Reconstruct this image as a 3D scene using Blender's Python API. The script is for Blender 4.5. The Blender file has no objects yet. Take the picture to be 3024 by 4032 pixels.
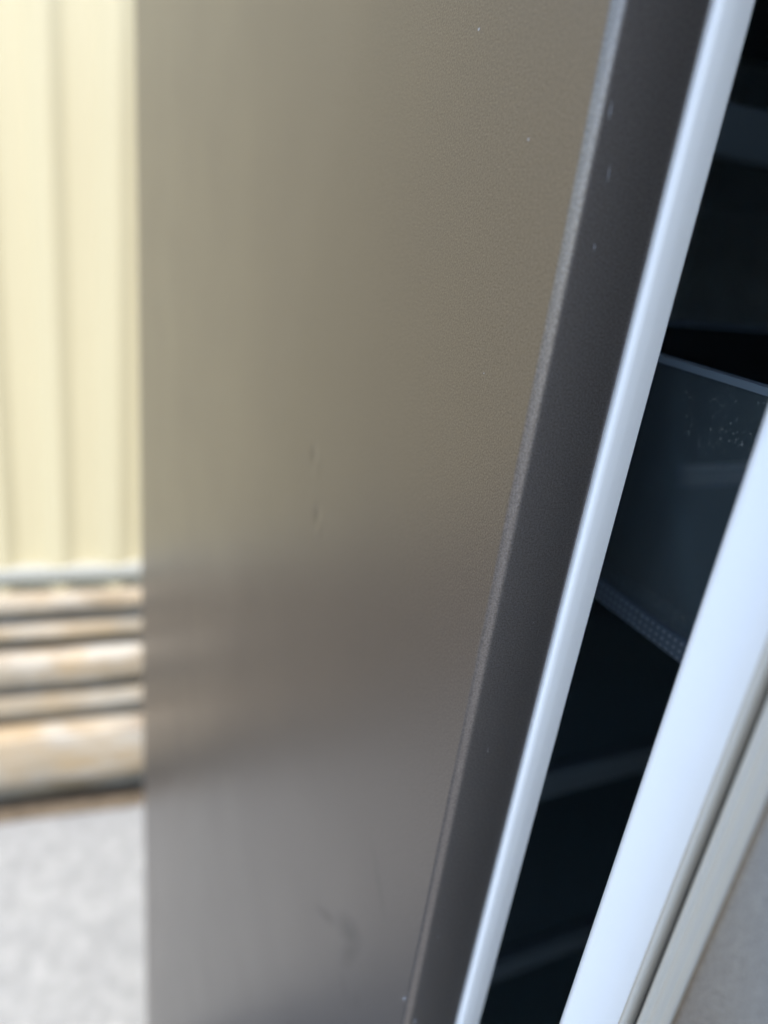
import bpy, bmesh, math, random
from mathutils import Vector, Matrix, noise
random.seed(7)
R = math.radians
sc = bpy.context.scene
C = sc.collection

# ------------------------------------------------------------------ camera
LIFT = 0.22        # the refrigerator is laid out from 0.22 m above its feet
CAM = Vector((-0.0935, -0.1205, 1.2 + LIFT))
cam_d = bpy.data.cameras.new('camera')
cam = bpy.data.objects.new('camera', cam_d); C.objects.link(cam)
rot = Matrix(((0.9062, 0.05657, -0.41904), (-0.40514, 0.39992, -0.82215), (0.12108, 0.9148, 0.38533)))
cam.matrix_world = Matrix.Translation(CAM) @ rot.to_4x4()
cam_d.sensor_fit = 'AUTO'; cam_d.sensor_width = 36.0
cam_d.lens = 36.0 * 2807 / 4032
cam_d.clip_start = 0.005; cam_d.clip_end = 500
cam_d.dof.use_dof = True
cam_d.dof.focus_distance = 0.172
cam_d.dof.aperture_fstop = 5.8
sc.camera = cam

# ------------------------------------------------------------------ daylight
SUN_ELEV, SUN_AZ = 68.0, -8.0        # the sun stands behind the camera, high up
w = bpy.data.worlds.new('World'); sc.world = w; w.use_nodes = True
nt = w.node_tree
bg = nt.nodes['Background']
sky = nt.nodes.new('ShaderNodeTexSky'); sky.sky_type = 'NISHITA'; sky.sun_disc = False
sky.sun_elevation = R(SUN_ELEV); sky.sun_rotation = R(180 - SUN_AZ)
nt.links.new(sky.outputs[0], bg.inputs[0]); bg.inputs[1].default_value = 0.15
sun_d = bpy.data.lights.new('sun', 'SUN'); sun_d.energy = 2.3; sun_d.angle = R(0.6); sun_d.color = (1.0, 0.95, 0.87)
sun = bpy.data.objects.new('sun', sun_d); C.objects.link(sun)
sv = Vector((math.sin(R(SUN_AZ)) * math.cos(R(SUN_ELEV)), -math.cos(R(SUN_AZ)) * math.cos(R(SUN_ELEV)), math.sin(R(SUN_ELEV))))
sun.rotation_euler = sv.to_track_quat('Z', 'Y').to_euler(); sun.location = (0, -3, 6)
sc.view_settings.view_transform = 'Standard'; sc.view_settings.look = 'None'
sc.view_settings.gamma = 1.0; sc.view_settings.exposure = 1.9; sc.view_settings.use_curve_mapping = False
sc.render.engine = 'CYCLES'
sc.cycles.use_denoising = True
sc.cycles.max_bounces = 14; sc.cycles.diffuse_bounces = 12; sc.cycles.glossy_bounces = 3; sc.cycles.transparent_max_bounces = 8

# ------------------------------------------------------------------ helpers
class N:
    """small node-tree helper"""
    def __init__(s, name):
        s.m = bpy.data.materials.new(name); s.m.use_nodes = True
        s.t = s.m.node_tree; s.b = s.t.nodes['Principled BSDF']; s.out = s.t.nodes['Material Output']
        s.co = s.n('ShaderNodeTexCoord').outputs['Object']
    def n(s, kind, **kw):
        x = s.t.nodes.new(kind)
        for k, v in kw.items(): setattr(x, k, v)
        return x
    def put(s, sock, v):
        if isinstance(v, bpy.types.NodeSocket): s.t.links.new(v, sock)
        else: sock.default_value = v
    def noise(s, scale, detail=4, rough=0.55, vec=None, dist=0.0):
        x = s.n('ShaderNodeTexNoise'); s.put(x.inputs['Vector'], vec or s.co)
        x.inputs['Scale'].default_value = scale; x.inputs['Detail'].default_value = detail
        x.inputs['Roughness'].default_value = rough; x.inputs['Distortion'].default_value = dist
        return x.outputs[0]
    def mapv(s, loc=(0,0,0), rot=(0,0,0), scale=(1,1,1), kind='POINT', vec=None):
        x = s.n('ShaderNodeMapping', vector_type=kind); s.put(x.inputs[0], vec or s.co)
        x.inputs[1].default_value = loc; x.inputs[2].default_value = rot; x.inputs[3].default_value = scale
        return x.outputs[0]
    def blob(s, loc, size, rot=(0,0,0), vec=None):
        g = s.n('ShaderNodeTexGradient', gradient_type='SPHERICAL')
        s.put(g.inputs[0], s.mapv(loc, rot, size, 'TEXTURE', vec)); return g.outputs[1]
    def math(s, op, a, b=0.0, clamp=False):
        x = s.n('ShaderNodeMath', operation=op); x.use_clamp = clamp
        s.put(x.inputs[0], a); s.put(x.inputs[1], b); return x.outputs[0]
    def ramp(s, fac, stops):
        x = s.n('ShaderNodeValToRGB'); s.put(x.inputs[0], fac); e = x.color_ramp.elements
        while len(e) < len(stops): e.new(0.5)
        for i, (p, c) in enumerate(stops):
            e[i].position = p; e[i].color = (c, c, c, 1) if isinstance(c, (int, float)) else (*c, 1)
        return x.outputs[0]
    def mix(s, fac, a, b, mode='MIX'):
        x = s.n('ShaderNodeMix', data_type='RGBA', blend_type=mode)
        s.put(x.inputs[0], fac)
        for i, v in ((6, a), (7, b)): s.put(x.inputs[i], (*v, 1) if isinstance(v, tuple) and len(v) == 3 else v)
        return x.outputs[2]
    def bump(s, height, strength=1.0, dist=0.001, normal=None):
        x = s.n('ShaderNodeBump'); s.put(x.inputs['Height'], height)
        x.inputs['Strength'].default_value = strength; x.inputs['Distance'].default_value = dist
        if normal: s.put(x.inputs['Normal'], normal)
        return x.outputs[0]
    def set(s, **kw):
        names = dict(color='Base Color', metal='Metallic', rough='Roughness', normal='Normal', spec='Specular IOR Level', coat='Coat Weight', coat_rough='Coat Roughness', sss='Subsurface Weight', aniso='Anisotropic')
        for k, v in kw.items(): s.put(s.b.inputs[names[k]], (*v, 1) if isinstance(v, tuple) and len(v) == 3 else v)
        return s.m

def mesh_obj(name, verts, faces, mat, parent=None, smooth=False):
    me = bpy.data.meshes.new(name); me.from_pydata([tuple(v) for v in verts], [], faces)
    bm = bmesh.new(); bm.from_mesh(me); bmesh.ops.recalc_face_normals(bm, faces=bm.faces); bm.to_mesh(me); bm.free()
    o = bpy.data.objects.new(name, me); C.objects.link(o)
    if mat: me.materials.append(mat)
    if smooth:
        for p in me.polygons: p.use_smooth = True
    if parent:
        o.parent = parent; o.matrix_parent_inverse = parent.matrix_world.inverted()
    return o
def empty(name, loc, label, cat, group=None, rz=0):
    o = bpy.data.objects.new(name, None); C.objects.link(o); o.empty_display_size = 0.1
    o.matrix_world = Matrix.Translation(loc) @ Matrix.Rotation(rz, 4, 'Z')
    o['label'] = label; o['category'] = cat
    if group: o['group'] = group
    return o
def prism(pts, z0, z1, caps=True, closed=True):
    """plan polyline extruded upward"""
    n = len(pts)
    v = [(x, y, z0) for x, y in pts] + [(x, y, z1) for x, y in pts]
    f = [(i, (i+1) % n, n+(i+1) % n, n+i) for i in range(n if closed else n-1)]
    if caps and closed: f += [tuple(range(n))[::-1], tuple(range(n, 2*n))]
    return v, f
def arc(cx, cy, r, a0, a1, n=10):
    return [(cx + r*math.cos(R(a0+(a1-a0)*i/n)), cy + r*math.sin(R(a0+(a1-a0)*i/n))) for i in range(n+1)]
def box(x0, x1, y0, y1, z0, z1):
    v = [(x, y, z) for z in (z0, z1) for x, y in ((x0,y0),(x1,y0),(x1,y1),(x0,y1))]
    return v, [(3,2,1,0),(4,5,6,7),(0,1,5,4),(1,2,6,5),(2,3,7,6),(3,0,4,7)]
def join(*parts):
    V, F = [], []
    for v, f in parts:
        o = len(V); V += list(v); F += [tuple(i+o for i in q) for q in f]
    return V, F
def bevel(o, wd, seg=2):
    m = o.modifiers.new('bevel', 'BEVEL'); m.width = wd; m.segments = seg; m.limit_method = 'ANGLE'; m.harden_normals = False
    return o

# ------------------------------------------------------------------ materials
def steel_material():
    s = N('taupe_satin_steel')
    # orange-peel texture of the coating, about half a millimetre
    peel = s.noise(2100, 2, 0.5)
    nrm = s.bump(peel, 0.20, 0.00045)
    # slow waviness of the big sheet
    nrm = s.bump(s.noise(7.0, 1, 0.4, s.mapv(scale=(1, 1, 0.45))), 0.35, 0.006, nrm)
    base = s.ramp(peel, [(0.35, (.140, .125, .115)), (0.7, (.226, .202, .186))])  # grain sparkle put into the colour, lighter on the peel's high spots
    broad = s.noise(14, 1, 0.6)
    # rubbed grime marks low on the panel
    g = None
    for a, b, wd, amp in (((.079,.9183),(.0556,.9367),.0035,.8), ((.0556,.9367),(.0365,.9542),.0075,1.0), ((.0365,.953),(.049,.923),.0055,.8), ((.0402,.9998),(.0218,.980),.0035,.35), ((.049,.921),(.0377,.912),.005,.35), ((.03,.93),(.036,.915),.004,.3)):
        cy, cz = (a[0]+b[0])/2, (a[1]+b[1])/2; L = math.hypot(b[0]-a[0], b[1]-a[1]); an = math.atan2(b[1]-a[1], b[0]-a[0])
        m = s.math('MULTIPLY', s.math('POWER', s.blob((0, cy, cz), (.01, L*0.62, wd), (an, 0, 0)), 0.8), amp)
        g = m if g is None else s.math('MAXIMUM', g, m)
    g = s.math('MULTIPLY', g, s.ramp(s.noise(160, 4, 0.6), [(0.3, .45), (0.6, 1.0)]))
    col = s.mix(s.math("MULTIPLY", g, 0.52), base, (.12, .115, .11))
    rgh = s.math('ADD', s.math('MULTIPLY', broad, 0.06), 0.30)
    rgh = s.math('ADD', rgh, s.math('MULTIPLY', g, 0.12))
    return s.set(color=col, metal=0.82, rough=rgh, normal=nrm)
M_STEEL = steel_material()

def plastic(name, col, rough=0.35, var=0.04, bumpd=0.00015, scale=900, spec=0.5):
    s = N(name)
    n = s.noise(22, 4, 0.6)
    c = s.mix(n, tuple(x*(1-var) for x in col), tuple(min(1, x*(1+var)) for x in col))
    return s.set(color=c, rough=s.math('ADD', s.math('MULTIPLY', n, 0.1), rough-0.05), normal=s.bump(s.noise(scale, 2), 0.15, bumpd), spec=spec)
M_WHITE = plastic('white_liner_plastic', (.81, .81, .80), 0.32)
M_LIP = plastic('white_lip_plastic', (.90, .90, .885), 0.3)
M_GASKET = plastic('grey_gasket_rubber', (.50, .46, .39), 0.5, 0.07)
M_LINER = plastic('pale_blue_liner_plastic', (.74, .83, .88), 0.42, 0.15)
M_TRIM = plastic('grey_shelf_trim', (.26, .33, .37), 0.35, 0.1)
M_BLACK = plastic('matt_black', (.012, .012, .013), 0.8, 0.1)

def smoke_plastic():
    s = N('smoky_clear_plastic')
    tr = s.n('ShaderNodeBsdfTransparent'); tr.inputs[0].default_value = (.86, .91, .94, 1)
    streak = s.noise(60, 3, 0.6, s.mapv(scale=(1, 6, 0.4)))
    # dust specks, thicker towards the top corner and along the lower edge
    dust = s.ramp(s.noise(1300, 3, 0.75), [(0.58, 0.0), (0.72, 0.8)])
    area = s.math('MAXIMUM', s.blob((.075, .014, 1.158), (.02, .026, .018)), s.blob((.075, .006, 1.0975), (.02, .026, .007)))
    area = s.math('MULTIPLY', area, s.ramp(s.noise(170, 3, 0.7), [(0.40, 0.0), (0.56, 1.0)]))
    area = s.math('ADD', s.math('MULTIPLY', area, 1.7), 0.05, True)
    wv = s.n('ShaderNodeTexWave', wave_type='BANDS', bands_direction='Y'); wv.inputs['Scale'].default_value = 95; wv.inputs['Distortion'].default_value = 0.6; s.put(wv.inputs[0], s.co)
    ribs = s.math('MULTIPLY', wv.outputs[1], s.blob((.075, .02, 1.10), (.05, .06, .040)))
    streak = s.math('ADD', s.math('MULTIPLY', streak, 0.8), s.math('MULTIPLY', ribs, 0.7))
    dm = s.math('MULTIPLY', dust, area)
    df = s.n('ShaderNodeBsdfDiffuse')
    s.put(df.inputs[0], s.mix(dm, s.mix(streak, (.08, .115, .135), (.24, .29, .30)), (.75, .78, .8)))
    gl = s.n('ShaderNodeBsdfGlossy'); gl.inputs['Roughness'].default_value = 0.12; gl.inputs[0].default_value = (.8, .88, .95, 1)
    m1 = s.n('ShaderNodeMixShader'); s.put(m1.inputs[0], s.math('ADD', 0.20, s.math('MULTIPLY', dm, 0.80)))
    s.t.links.new(tr.outputs[0], m1.inputs[1]); s.t.links.new(df.outputs[0], m1.inputs[2])
    fr = s.n('ShaderNodeFresnel'); fr.inputs[0].default_value = 1.48
    m2 = s.n('ShaderNodeMixShader'); s.put(m2.inputs[0], fr.outputs[0])
    s.t.links.new(m1.outputs[0], m2.inputs[1]); s.t.links.new(gl.outputs[0], m2.inputs[2])
    s.t.links.new(m2.outputs[0], s.out.inputs[0])
    return s.m
M_SMOKE = smoke_plastic()
M_RIM = plastic('slate_bin_rim', (.16, .21, .26), 0.3, 0.1)
M_EDGE = plastic('pale_bin_edge_reflection', (.80, .86, .92), 0.3, 0.05)
def base_plastic():
    s = N('dotted_bin_base_plastic')
    v = s.n('ShaderNodeTexVoronoi'); v.inputs['Scale'].default_value = 420; v.inputs['Randomness'].default_value = 0.0
    s.put(v.inputs[0], s.co)
    dots = s.ramp(v.outputs[0], [(0.12, 1.0), (0.34, 0.0)])
    return s.set(color=s.mix(dots, (.06, .08, .105), (.17, .21, .25)), rough=0.3, normal=s.bump(dots, 0.5, 0.0006))
M_BASE = base_plastic()
def glass_shelf():
    s = N('tempered_shelf_glass')
    return s.set(color=(.30, .40, .42), rough=0.06, spec=0.6)
M_GLASS = glass_shelf()

def fence_material():
    s = N('cream_painted_sheet')
    n = s.noise(3.0, 5, 0.6, s.mapv(scale=(1, 1, 0.35)))
    st = s.noise(40, 4, 0.65, s.mapv(scale=(1, 1, 0.05)))
    c = s.mix(n, (.455, .395, .245), (.505, .445, .285))
    c = s.mix(s.math('MULTIPLY', st, 0.22), c, (.38, .34, .24))
    return s.set(color=c, rough=0.5, normal=s.bump(n, 0.2, 0.004))
M_FENCE = fence_material()
M_RAIL = plastic('pale_grey_rail_paint', (.26, .26, .235), 0.5, 0.08, 0.0005, 120)
def timber(i, t=1.0):
    s = N('weathered_sleeper_timber')
    off = (i*3.7, i*1.3, i*2.1)
    gr = s.noise(18, 6, 0.65, s.mapv(loc=off, scale=(0.22, 1.6, 3.2)), 0.6)
    fine = s.noise(120, 4, 0.7, s.mapv(loc=off, scale=(0.1, 1, 1.6)))
    blot = s.noise(5, 4, 0.6, s.mapv(loc=off))
    c = s.ramp(gr, [(0.25, (.18, .125, .075)), (0.5, (.34, .29, .225)), (0.75, (.44, .41, .37))])
    warm = s.ramp(blot, [(0.42, 0.0), (0.68, 1.0)])
    c = s.mix(s.math('MULTIPLY', warm, 0.65), c, (.42, .285, .14))
    c = s.mix(s.math('MULTIPLY', s.ramp(fine, [(0.55, 0.0), (0.8, 1.0)]), 0.5), c, (.16, .11, .07))
    kn = s.ramp(s.noise(9, 3, 0.6, s.mapv(loc=off, scale=(0.8, 1, 2.2))), [(0.60, 0.0), (0.70, 1.0)])
    c = s.mix(s.math('MULTIPLY', kn, 0.6), c, (.15, .095, .05))
    pale = s.ramp(s.noise(7, 4, 0.7, s.mapv(loc=(off[2], off[0], off[1]), scale=(0.7, 1, 2.5))), [(0.48, 0.0), (0.66, 1.0)])
    c = s.mix(s.math('MULTIPLY', pale, 0.6), c, (.50, .49, .47))
    c = s.mix(1.0, c, (t, t, t*0.97), 'MULTIPLY')
    return s.set(color=c, rough=0.85, spec=0.2, normal=s.bump(s.math('ADD', gr, s.math('MULTIPLY', fine, 0.5)), 0.6, 0.004))
M_TIMBER = [timber(i, 0.80) for i in range(3)]
M_DIMMED = [timber(i+3, 0.62) for i in range(3)]      # same timber darkened out of view, to dim its reflection in the side panel
def concrete():
    s = N('broomed_concrete')
    a = s.noise(9, 6, 0.7); b = s.noise(38, 5, 0.7); c3 = s.noise(420, 3, 0.6)
    c = s.ramp(a, [(0.3, (.205, .209, .210)), (0.7, (.275, .278, .274))])
    c = s.mix(s.math('MULTIPLY', s.ramp(b, [(0.42, 0.0), (0.66, 1.0)]), 0.75), c, (.150, .153, .153))
    c = s.mix(s.math('MULTIPLY', s.ramp(c3, [(0.45, 0.0), (0.62, 1.0)]), 0.5), c, (.125, .125, .123))
    return s.set(color=c, rough=0.8, spec=0.3, normal=s.bump(s.math('ADD', b, s.math('MULTIPLY', c3, 0.6)), 0.5, 0.003))
M_CONC = concrete()
def soil():
    s = N('brown_soil')
    a = s.noise(60, 6, 0.7)
    return s.set(color=s.ramp(a, [(0.3, (.06, .045, .03)), (0.7, (.15, .12, .09))]), rough=0.95, spec=0.1, normal=s.bump(a, 0.8, 0.01))
M_SOIL = soil()
M_SHADE_ROOF = plastic('grey_shade_roof', (.16, .15, .14), 0.5, 0.1, 0.0005, 60)

# ------------------------------------------------------------------ ground
def struct(name, vf, mat):
    o = mesh_obj(name, *vf, mat); o['kind'] = 'structure'; return o
struct('concrete_ground', box(-30, 30, -30, 30, -0.2, 0.0), M_CONC)

# frame of the boundary (its face runs six degrees off the refrigerator's back)
NRM = R(6.1); SF = (1.2 + LIFT)/1.2; DB = 1.21*SF
FO = Vector((CAM.x + DB*math.sin(NRM), CAM.y + DB*math.cos(NRM), 0))
def strip_soil():
    v, f = [], []
    n = 60
    for i in range(n+1):
        x = -4 + 7*i/n
        e = -0.018 + 0.010*noise.noise((x*6, 0.3, 0))
        for (y, z) in ((e, 0.003), (e+0.012, 0.010 + 0.004*noise.noise((x*9, 2, 1))), (0.05, 0.014)):
            v.append((x, y, z))
    for i in range(n):
        for j in range(2): a = i*3+j; f.append((a, a+1, a+4, a+3))
    o = struct('soil_strip', (v, f), M_SOIL)
    o.matrix_world = Matrix.Translation(FO) @ Matrix.Rotation(-NRM, 4, 'Z')
strip_soil()

# ------------------------------------------------------------------ sleeper retaining wall
wall = empty('retaining_wall', FO, 'low retaining wall of stacked weathered timber sleepers under the cream fence', 'retaining wall', rz=-NRM)
def sleeper(x0, x1, y0, z0, z1, mat, seed, rnd):
    """one weathered timber: eased edges, uneven along its length"""
    dep = 0.11; n = 26
    rt = min(rnd, 0.012)
    prof = [(0, rnd), (rnd*0.12, rnd*0.5), (rnd*0.45, rnd*0.15), (rnd, 0), (dep, 0), (dep, z1-z0), (rt, z1-z0), (rt*0.3, z1-z0-rt*0.3), (0, z1-z0-rt), (-0.001, (z1-z0)*0.55)]
    m = len(prof); v, f = [], []
    for i in range(n+1):
        x = x0 + (x1-x0)*i/n
        dz = 0.0028*noise.noise((x*2.2, seed, 0.0)); dy = 0.004*noise.noise((x*1.7, seed, 5.0))
        for (a, b) in prof:
            w1 = 0.0036*noise.noise((x*9, seed+b*40, a*30))
            v.append((x, y0 + a + dy + w1, z0 + b + dz + w1*0.5))
    for i in range(n):
        for j in range(m): f.append((i*m+j, i*m+(j+1) % m, (i+1)*m+(j+1) % m, (i+1)*m+j))
    f += [tuple(range(m)), tuple(n*m+j for j in range(m))]
    v = [(x, y*SF, z*SF) for x, y, z in v]
    o = mesh_obj('sleeper', v, f, mat)
    for p in o.data.polygons: p.use_smooth = True
    o.data.polygons[-1].use_smooth = o.data.polygons[-2].use_smooth = False
    o.parent = wall
    return o
# rows from the ground up: (z0, z1, set-out towards the camera, edge rounding)
rows = [(0.0, 0.064, 0.045, 0.008), (0.072, 0.218, -0.026, 0.045), (0.233, 0.293, -0.002, 0.024), (0.309, 0.383, -0.012, 0.026), (0.400, 0.445, 0.002, 0.020), (0.459, 0.506, -0.004, 0.020)]
for k, (z0, z1, yo, rd) in enumerate(rows):
    sh = [0.0, 0.12, -0.05, 0.10, -0.10, 0.05][k]
    for j, xx in enumerate((-5.25, -2.85, -0.45, 1.95)):
        sleeper(xx+sh*0.6+0.003, xx+2.4+sh*0.6-0.003, yo, z0, z1, (M_TIMBER if j == 2 else M_DIMMED)[(k*2+j) % 3], k*7.3+j*3.1, rd)

# ------------------------------------------------------------------ corrugated fence
fence = empty('sheet_metal_fence', FO, 'cream ribbed sheet metal fence standing on the timber sleepers', 'fence', rz=-NRM)
ZB = 0.556
def fence_sheet(x0, nrib, off):
    pitch = 0.092; pr = []
    for i in range(nrib):
        b = x0 + i*pitch
        pr += [(b, .031), (b+.036, .031), (b+.060, .015), (b+.073, .015)]
    pr.append((x0+nrib*pitch+0.004, .031))
    # ease the folds
    q = [pr[0]]
    for a, b, c in zip(pr, pr[1:], pr[2:]):
        A, B, D = Vector(a), Vector(b), Vector(c)
        e = 0.003
        P = B + (A-B).normalized()*e; Q = B + (D-B).normalized()*e
        q += [tuple(P), tuple((P+Q+2*B)/4), tuple(Q)]
    q.append(pr[-1])
    v, f = prism([(x, y+off) for x, y in q], ZB-0.070, 1.99, closed=False)
    v = [(x + 0.022*(z-1.05), y, z) for x, y, z in v]      # the old fence has racked a little sideways
    v = [(x*SF, y*SF, z*SF) for x, y, z in v]
    o = mesh_obj('fence_sheet', v, f, M_FENCE); o.parent = fence
    for p in o.data.polygons: p.use_smooth = True
for j in range(9): fence_sheet(-0.090 - 42*0.092 + j*8*0.092, 8, 0.0009*(j % 2))
def rail(name, z0, z1):
    pts = [(0.010, z0), (0.008, z0+.002), (0.008, z1-.004), (0.010, z1-.001), (0.014, z1), (0.045, z1), (0.045, z0)]
    v = [(x, y, z) for x in (-3.9, 3.0) for y, z in pts]; n = len(pts)
    f = [(i, (i+1) % n, n+(i+1) % n, n+i) for i in range(n)] + [tuple(range(n)), tuple(range(n, 2*n))]
    v = [(x*SF, y*SF, z*SF) for x, y, z in v]
    o = mesh_obj(name, v, f, M_RAIL); o.parent = fence
rail('bottom_rail', 0.530, 0.554)
rail('top_rail', 1.985, 2.025)

# ------------------------------------------------------------------ refrigerator cabinet
W, D, ZT, ZL = 0.75, 0.70, 1.56, -0.18
fr = empty('refrigerator', (W/2, D/2, 0), 'taupe satin steel refrigerator on concrete with its white lined door ajar', 'refrigerator')
RB = 0.0024; FL = 0.0213
def shell_profile():
    p = [(0, D), (0, 0.30), (0, RB+.0006)] + arc(RB, RB, RB, 180, 270, 14) + [(RB+.0006, 0), (FL-.0016, 0)] + arc(FL-.001, .001, .001, 270, 360, 5) + [(FL, .0016), (FL, .012)]
    return p
def grid(pts, zs):
    n = len(pts)
    v = [(x, y, z) for z in zs for x, y in pts]
    f = [(r*n+i, r*n+i+1, (r+1)*n+i+1, (r+1)*n+i) for r in range(len(zs)-1) for i in range(n-1)]
    return v, f
# small dents pressed into the left sheet: (y, z, half width, half height, depth)
DENTS = ((.1292, 1.1095, .0030, .0030, .00055), (.1195, 1.0875, .0028, .0036, .00050), (.1255, 1.1060, .0030, .0036, -.00022), (.1172, 1.0840, .0026, .0036, -.00026))
def dented(v):
    out = []
    for x, y, z in v:
        if x < 1e-6:
            for dy, dz, a, b, dp in DENTS: x += dp*math.exp(-((y-dy)/a)**2 - ((z-dz)/b)**2)
        out.append((x, y, z))
    return out
pts = shell_profile()
left = [(0, D), (0, 0.30)] + [(0, .155 - .001*i) for i in range(56)] + pts[2:]
zs = [ZL, .3, .6] + [1.060 + .0014*i for i in range(52)] + [1.4, ZT]
v, f = grid(left, zs)
sp = mesh_obj('side_panel', dented(v), f, M_STEEL, fr, smooth=True)
sp['label'] = 'large taupe side panel with small dents and rubbed marks'
v, f = grid([(W-x, y) for x, y in pts], [ZL, ZT])
mesh_obj('side_panel', v, f, M_STEEL, fr, smooth=True)
# bare-metal nicks, scratches and paint specks: (x, y, z, half width, half height, on which face)
M_CHIP = plastic('bare_metal_nick', (.34, .35, .38), 0.45, 0.1)
def nick(name, x, y, z, a, b, face, tilt=0.0, th=.00005):
    pts_ = []
    for i in range(9):
        t = 2*math.pi*i/9; r = 1 + 0.35*random.uniform(-1, 1)
        pts_.append((a*r*math.cos(t), b*r*math.sin(t)))
    ct, st = math.cos(tilt), math.sin(tilt)
    pts_ = [(u*ct - w_*st, u*st + w_*ct) for u, w_ in pts_]
    vv = []
    for k in (0, 1):
        for u, w_ in pts_:
            q_ = 0.55 if k else 1.0; e = th if k else -.00002
            vv.append((x + u*q_, y - e, z + w_*q_) if face == 'front' else (x - e, y + u*q_, z + w_*q_))
    ff = [(i, (i+1) % 9, 9+(i+1) % 9, 9+i) for i in range(9)] + [tuple(range(9, 18))]
    mesh_obj(name, vv, ff, M_CHIP, sp)
for x, z, a, b, t in ((.0034, 1.2220, .00016, .0022, .05), (.0062, 1.2120, .00010, .0024, .0), (.0067, 1.1985, .00014, .0010, .1), 
                      (.0084, 1.0710, .00009, .0018, .12), (.0136, 1.1105, .00015, .00022, 0), (.0055, .9991, .00030, .0005, -.5)):
    nick('scratch', x, 0, z, a*0.6, b*0.8, 'front', t)
for y, z, a, b in ((.0477, 1.2405, .0005, .00035), (.0199, 1.2173, .00022, .0004), (.0210, 1.168, .0002, .0002)):
    nick('paint_speck', 0, y, z, a, b, 'side')
nick('chip', .00010, .0033, .9685, .0006, .0016, 'side', .2, .0002)
nick('chip', .0036, .0001, .9600, .0004, .0009, 'front', -.3, .0002)
mesh_obj('top_panel', *box(.0012, W-.0012, .0012, D-.001, ZT-.0006, ZT+.002), M_STEEL, fr)
mesh_obj('back_panel', *box(.0012, W-.0012, D-.006, D-.001, ZL, ZT-.002), M_BLACK, fr)
mesh_obj('base_panel', *box(.0012, W-.0012, .012, D-.007, ZL, ZL+.02), M_BLACK, fr)
for x, y in ((.06, .06), (W-.06, .06), (.06, D-.06), (W-.06, D-.06)):
    v, f = prism(arc(x, y, .022, 0, 360, 16)[:-1], -LIFT, ZL+.001)
    mesh_obj('foot', v, f, M_BLACK, fr)

# black seam between steel and liner lip
LZ0, LZ1 = 0.30, 1.72
def ring(profile, x0, x1, z0, z1):
    """sweep a profile of (inset, y) round a rectangle in the x-z plane, mitred"""
    n = len(profile); v = []
    for cx, cz, sx, sz in ((x0, z0, 1, 1), (x1, z0, -1, 1), (x1, z1, -1, -1), (x0, z1, 1, -1)):
        v += [(cx + sx*i, y, cz + sz*i) for i, y in profile]
    f = [(k*n+j, k*n+j+1, ((k+1) % 4)*n+j+1, ((k+1) % 4)*n+j) for k in range(4) for j in range(n-1)]
    return v, f
mesh_obj('seam', *ring([(FL-.0004, .0028), (FL+.0030, .0028)], 0, W, ZL+.1, ZT), M_BLACK, fr)
lip_pr = [(.02175, .012), (.02175, .0006)] + arc(.0232, -.0001, .00145, 180, 252, 8) + [(.0229, -.00153), (.0233, -.00156), (.0254, -.00154), (.0258, -.00150), (.0263, -.00142), (.0304, -.0006), (.0310, -.0004), (.0314, .0000), (.0316, .0009), (.0317, .014)]
o = mesh_obj('liner_lip', *ring(lip_pr, 0, W, ZL+.1, ZT), M_LIP, fr, smooth=True)
# pale bluish liner: funnel walls, back
def liner():
    a = [(.0314, .0135), (.036, .022), (.052, .040), (.060, .060), (.062, .62)]
    v, f = ring([(i, y) for i, y in a], 0, W, ZL+.1, ZT)
    n = len(a)
    f.append((n-1, 2*n-1, 3*n-1, 4*n-1))
    return v, f
mesh_obj('inner_liner', *liner(), M_LINER, fr)
# glass shelves with slate trims
for z in (1.410, 1.260, 0.884, 0.704, 0.42, 0.16):
    yf = 0.148
    sh = mesh_obj('shelf', *box(.066, W-.066, yf+.004, .58, z-.005, z), M_GLASS, fr); bevel(sh, .001)
    tr = mesh_obj('shelf_trim', *box(.064, W-.064, yf-.006, yf+.0036, z-.020, z+.002), M_TRIM, sh); bevel(tr, .003, 3)

# ------------------------------------------------------------------ the open door
PHI = math.asin(0.0592/(W-0.010))
def dm(x, v_): 
    dx = x - W - 0.0024
    return (W + dx*math.cos(PHI) - v_*math.sin(PHI), 0.0016 + dx*math.sin(PHI) + v_*math.cos(PHI))
def rot_verts(vf):
    v, f = vf
    return [(*dm(x, y), z) for x, y, z in v], f
DZ0, DZ1 = -0.06, 1.555
sk = [(.0118, -.0128), (.0042, -.0128)] + arc(.0045, -.0143, .0015, 90, 180, 5) + [(.003, -.0163), (.003, -.066)] + arc(.012, -.066, .009, 180, 270, 10) + [(.0126, -.075), (W-.0126, -.075)] + arc(W-.012, -.066, .009, 270, 360, 10) + [(W-.003, -.0163)] + arc(W-.0045, -.0143, .0015, 0, 90, 5) + [(W-.0118, -.0128)]
door = mesh_obj('door', *rot_verts(prism(sk, DZ0, DZ1)), M_STEEL, fr, smooth=False)
for p in door.data.polygons: p.use_smooth = len(p.vertices) == 4
door['label'] = 'taupe steel door standing ajar'
# white dike and liner pan
dk = [(.0175, -.0126), (.0186, -.002), (.0193, .0060), (.0194, .0070), (.0196, .0155), (.0196, .0160)] + [(.0196+.0022-.0022*math.cos(R(a)), .0162+.0022*math.sin(R(a))) for a in (0, 15, 30, 45, 60, 75, 90)] + [(.0225, .0184), (.040, .0184), (.052, .0172), (.058, .012), (.064, -.020)]
n_ = len(dk)
v, f = ring(dk, 0, W, DZ0, DZ1); f.append((n_-1, 2*n_-1, 3*n_-1, 4*n_-1))
mesh_obj('door_liner', *rot_verts((v, f)), M_WHITE, door, smooth=True)
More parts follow.
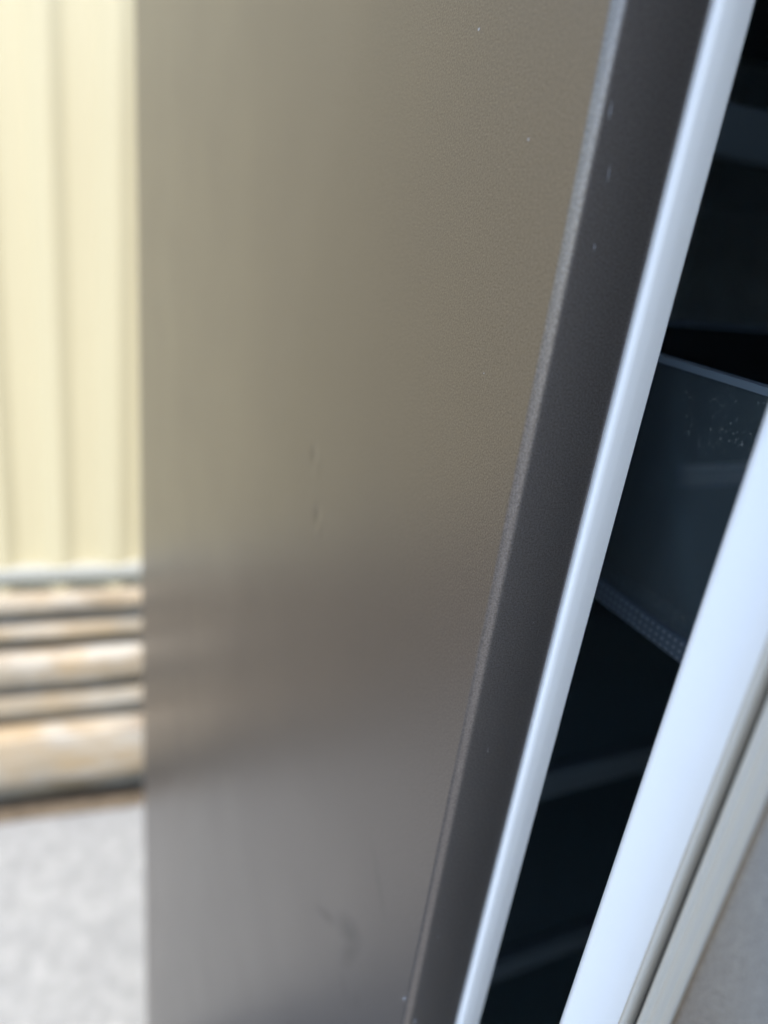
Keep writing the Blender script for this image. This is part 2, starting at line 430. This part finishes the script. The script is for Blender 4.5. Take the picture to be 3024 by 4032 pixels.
# bellows gasket: sealing bulb, groove, ribbed base
gk = [(.0215, -.0008), (.0135, -.0004), (.0116, -.0003), (.0107, -.0007), (.0103, -.0014), (.0105, -.0021), (.0112, -.0025), (.0150, -.0026)]
mesh_obj('gasket', *rot_verts(ring(gk, 0, W, DZ0, DZ1)), M_GASKET, door, smooth=True)
gb = [(.0150, -.0041), (.0112, -.0042), (.0101, -.0045), (.0096, -.0050), (.0097, -.0058), (.0099, -.0063), (.0096, -.0069), (.0093, -.0078), (.0095, -.0085), (.0094, -.0092), (.0090, -.0102), (.0092, -.0112), (.0100, -.0124), (.0160, -.0125)]
mesh_obj('gasket_base', *rot_verts(ring(gb, 0, W, DZ0, DZ1)), M_GASKET, door, smooth=True)
mesh_obj('gasket_groove_shade', *rot_verts(ring([(.0142, -.0024), (.0128, -.0030), (.0128, -.0038), (.0142, -.0044)], 0, W, DZ0, DZ1)), M_BLACK, door)  # black strip inside the groove stands in for its shade
# smoky door bin reaching into the cabinet
def open_box(x0, x1, y0, y1, z0, z1, t, drop):
    o_ = [(x0, y0), (x1, y0), (x1, y1), (x0, y1)]; i_ = [(x0+t, y0+t), (x1-t, y0+t), (x1-t, y1-t), (x0+t, y1-t)]
    zt = [z1, z1, z1-drop, z1-drop]
    v = [(x, y, z0) for x, y in o_] + [(x, y, zt[k]) for k, (x, y) in enumerate(o_)] + [(x, y, zt[k]) for k, (x, y) in enumerate(i_)] + [(x, y, z0) for x, y in i_]
    f = []
    for k in range(4):
        j = (k+1) % 4
        f += [(k, j, 4+j, 4+k), (4+k, 4+j, 8+j, 8+k), (8+k, 8+j, 12+j, 12+k)]
    return v, f
bn = mesh_obj('door_bin', *open_box(.0750, W-.075, -.036, .130, 1.0945, 1.1683, .0026, .0), M_SMOKE, door); bevel(bn, .0006, 2)
bn['label'] = 'smoky clear door bin with dust specks'
bb = mesh_obj('bin_base', *box(.0735, W-.0735, -.036, .1315, 1.0865, 1.0943), M_BASE, door); bevel(bb, .0012, 2)
mesh_obj('bin_rim', *join(box(.0742, .0782, -.036, .130, 1.1685, 1.1706), box(.0783, W-.0783, .1262, .1306, 1.1685, 1.1706)), M_RIM, door)
mesh_obj('bin_edge_reflection', *join(box(.0783, W-.0783, .121, .1270, 1.0946, 1.1000), box(.0783, W-.0783, .111, .1150, 1.0946, 1.0980)), M_EDGE, door)  # pale bars along the back edge stand in for the bin's bluish reflection

fr.location.z += LIFT

# ------------------------------------------------------------------ unseen roof behind the camera, added to shade the refrigerator's front
aw = empty('added_shade_roof', (0, -0.8, 0), 'unseen grey flat roof on slim posts, added to shade the refrigerator front', 'added shade roof')
YE = -0.37
mesh_obj('shade_roof_sheet', *box(-3.2, 3.2, YE-0.64, YE, 2.67, 2.70), M_SHADE_ROOF, aw)
mesh_obj('shade_roof_beam', *box(-3.2, 3.2, YE-.62, YE-.54, 2.55, 2.668), M_SHADE_ROOF, aw)
for x in (-3.1, 3.1):
    for y in (YE-.58, YE-.06): mesh_obj('shade_roof_post', *box(x-.04, x+.04, y-.04, y+.04, 0, 2.548 if y < -0.8 else 2.668), M_SHADE_ROOF, aw)
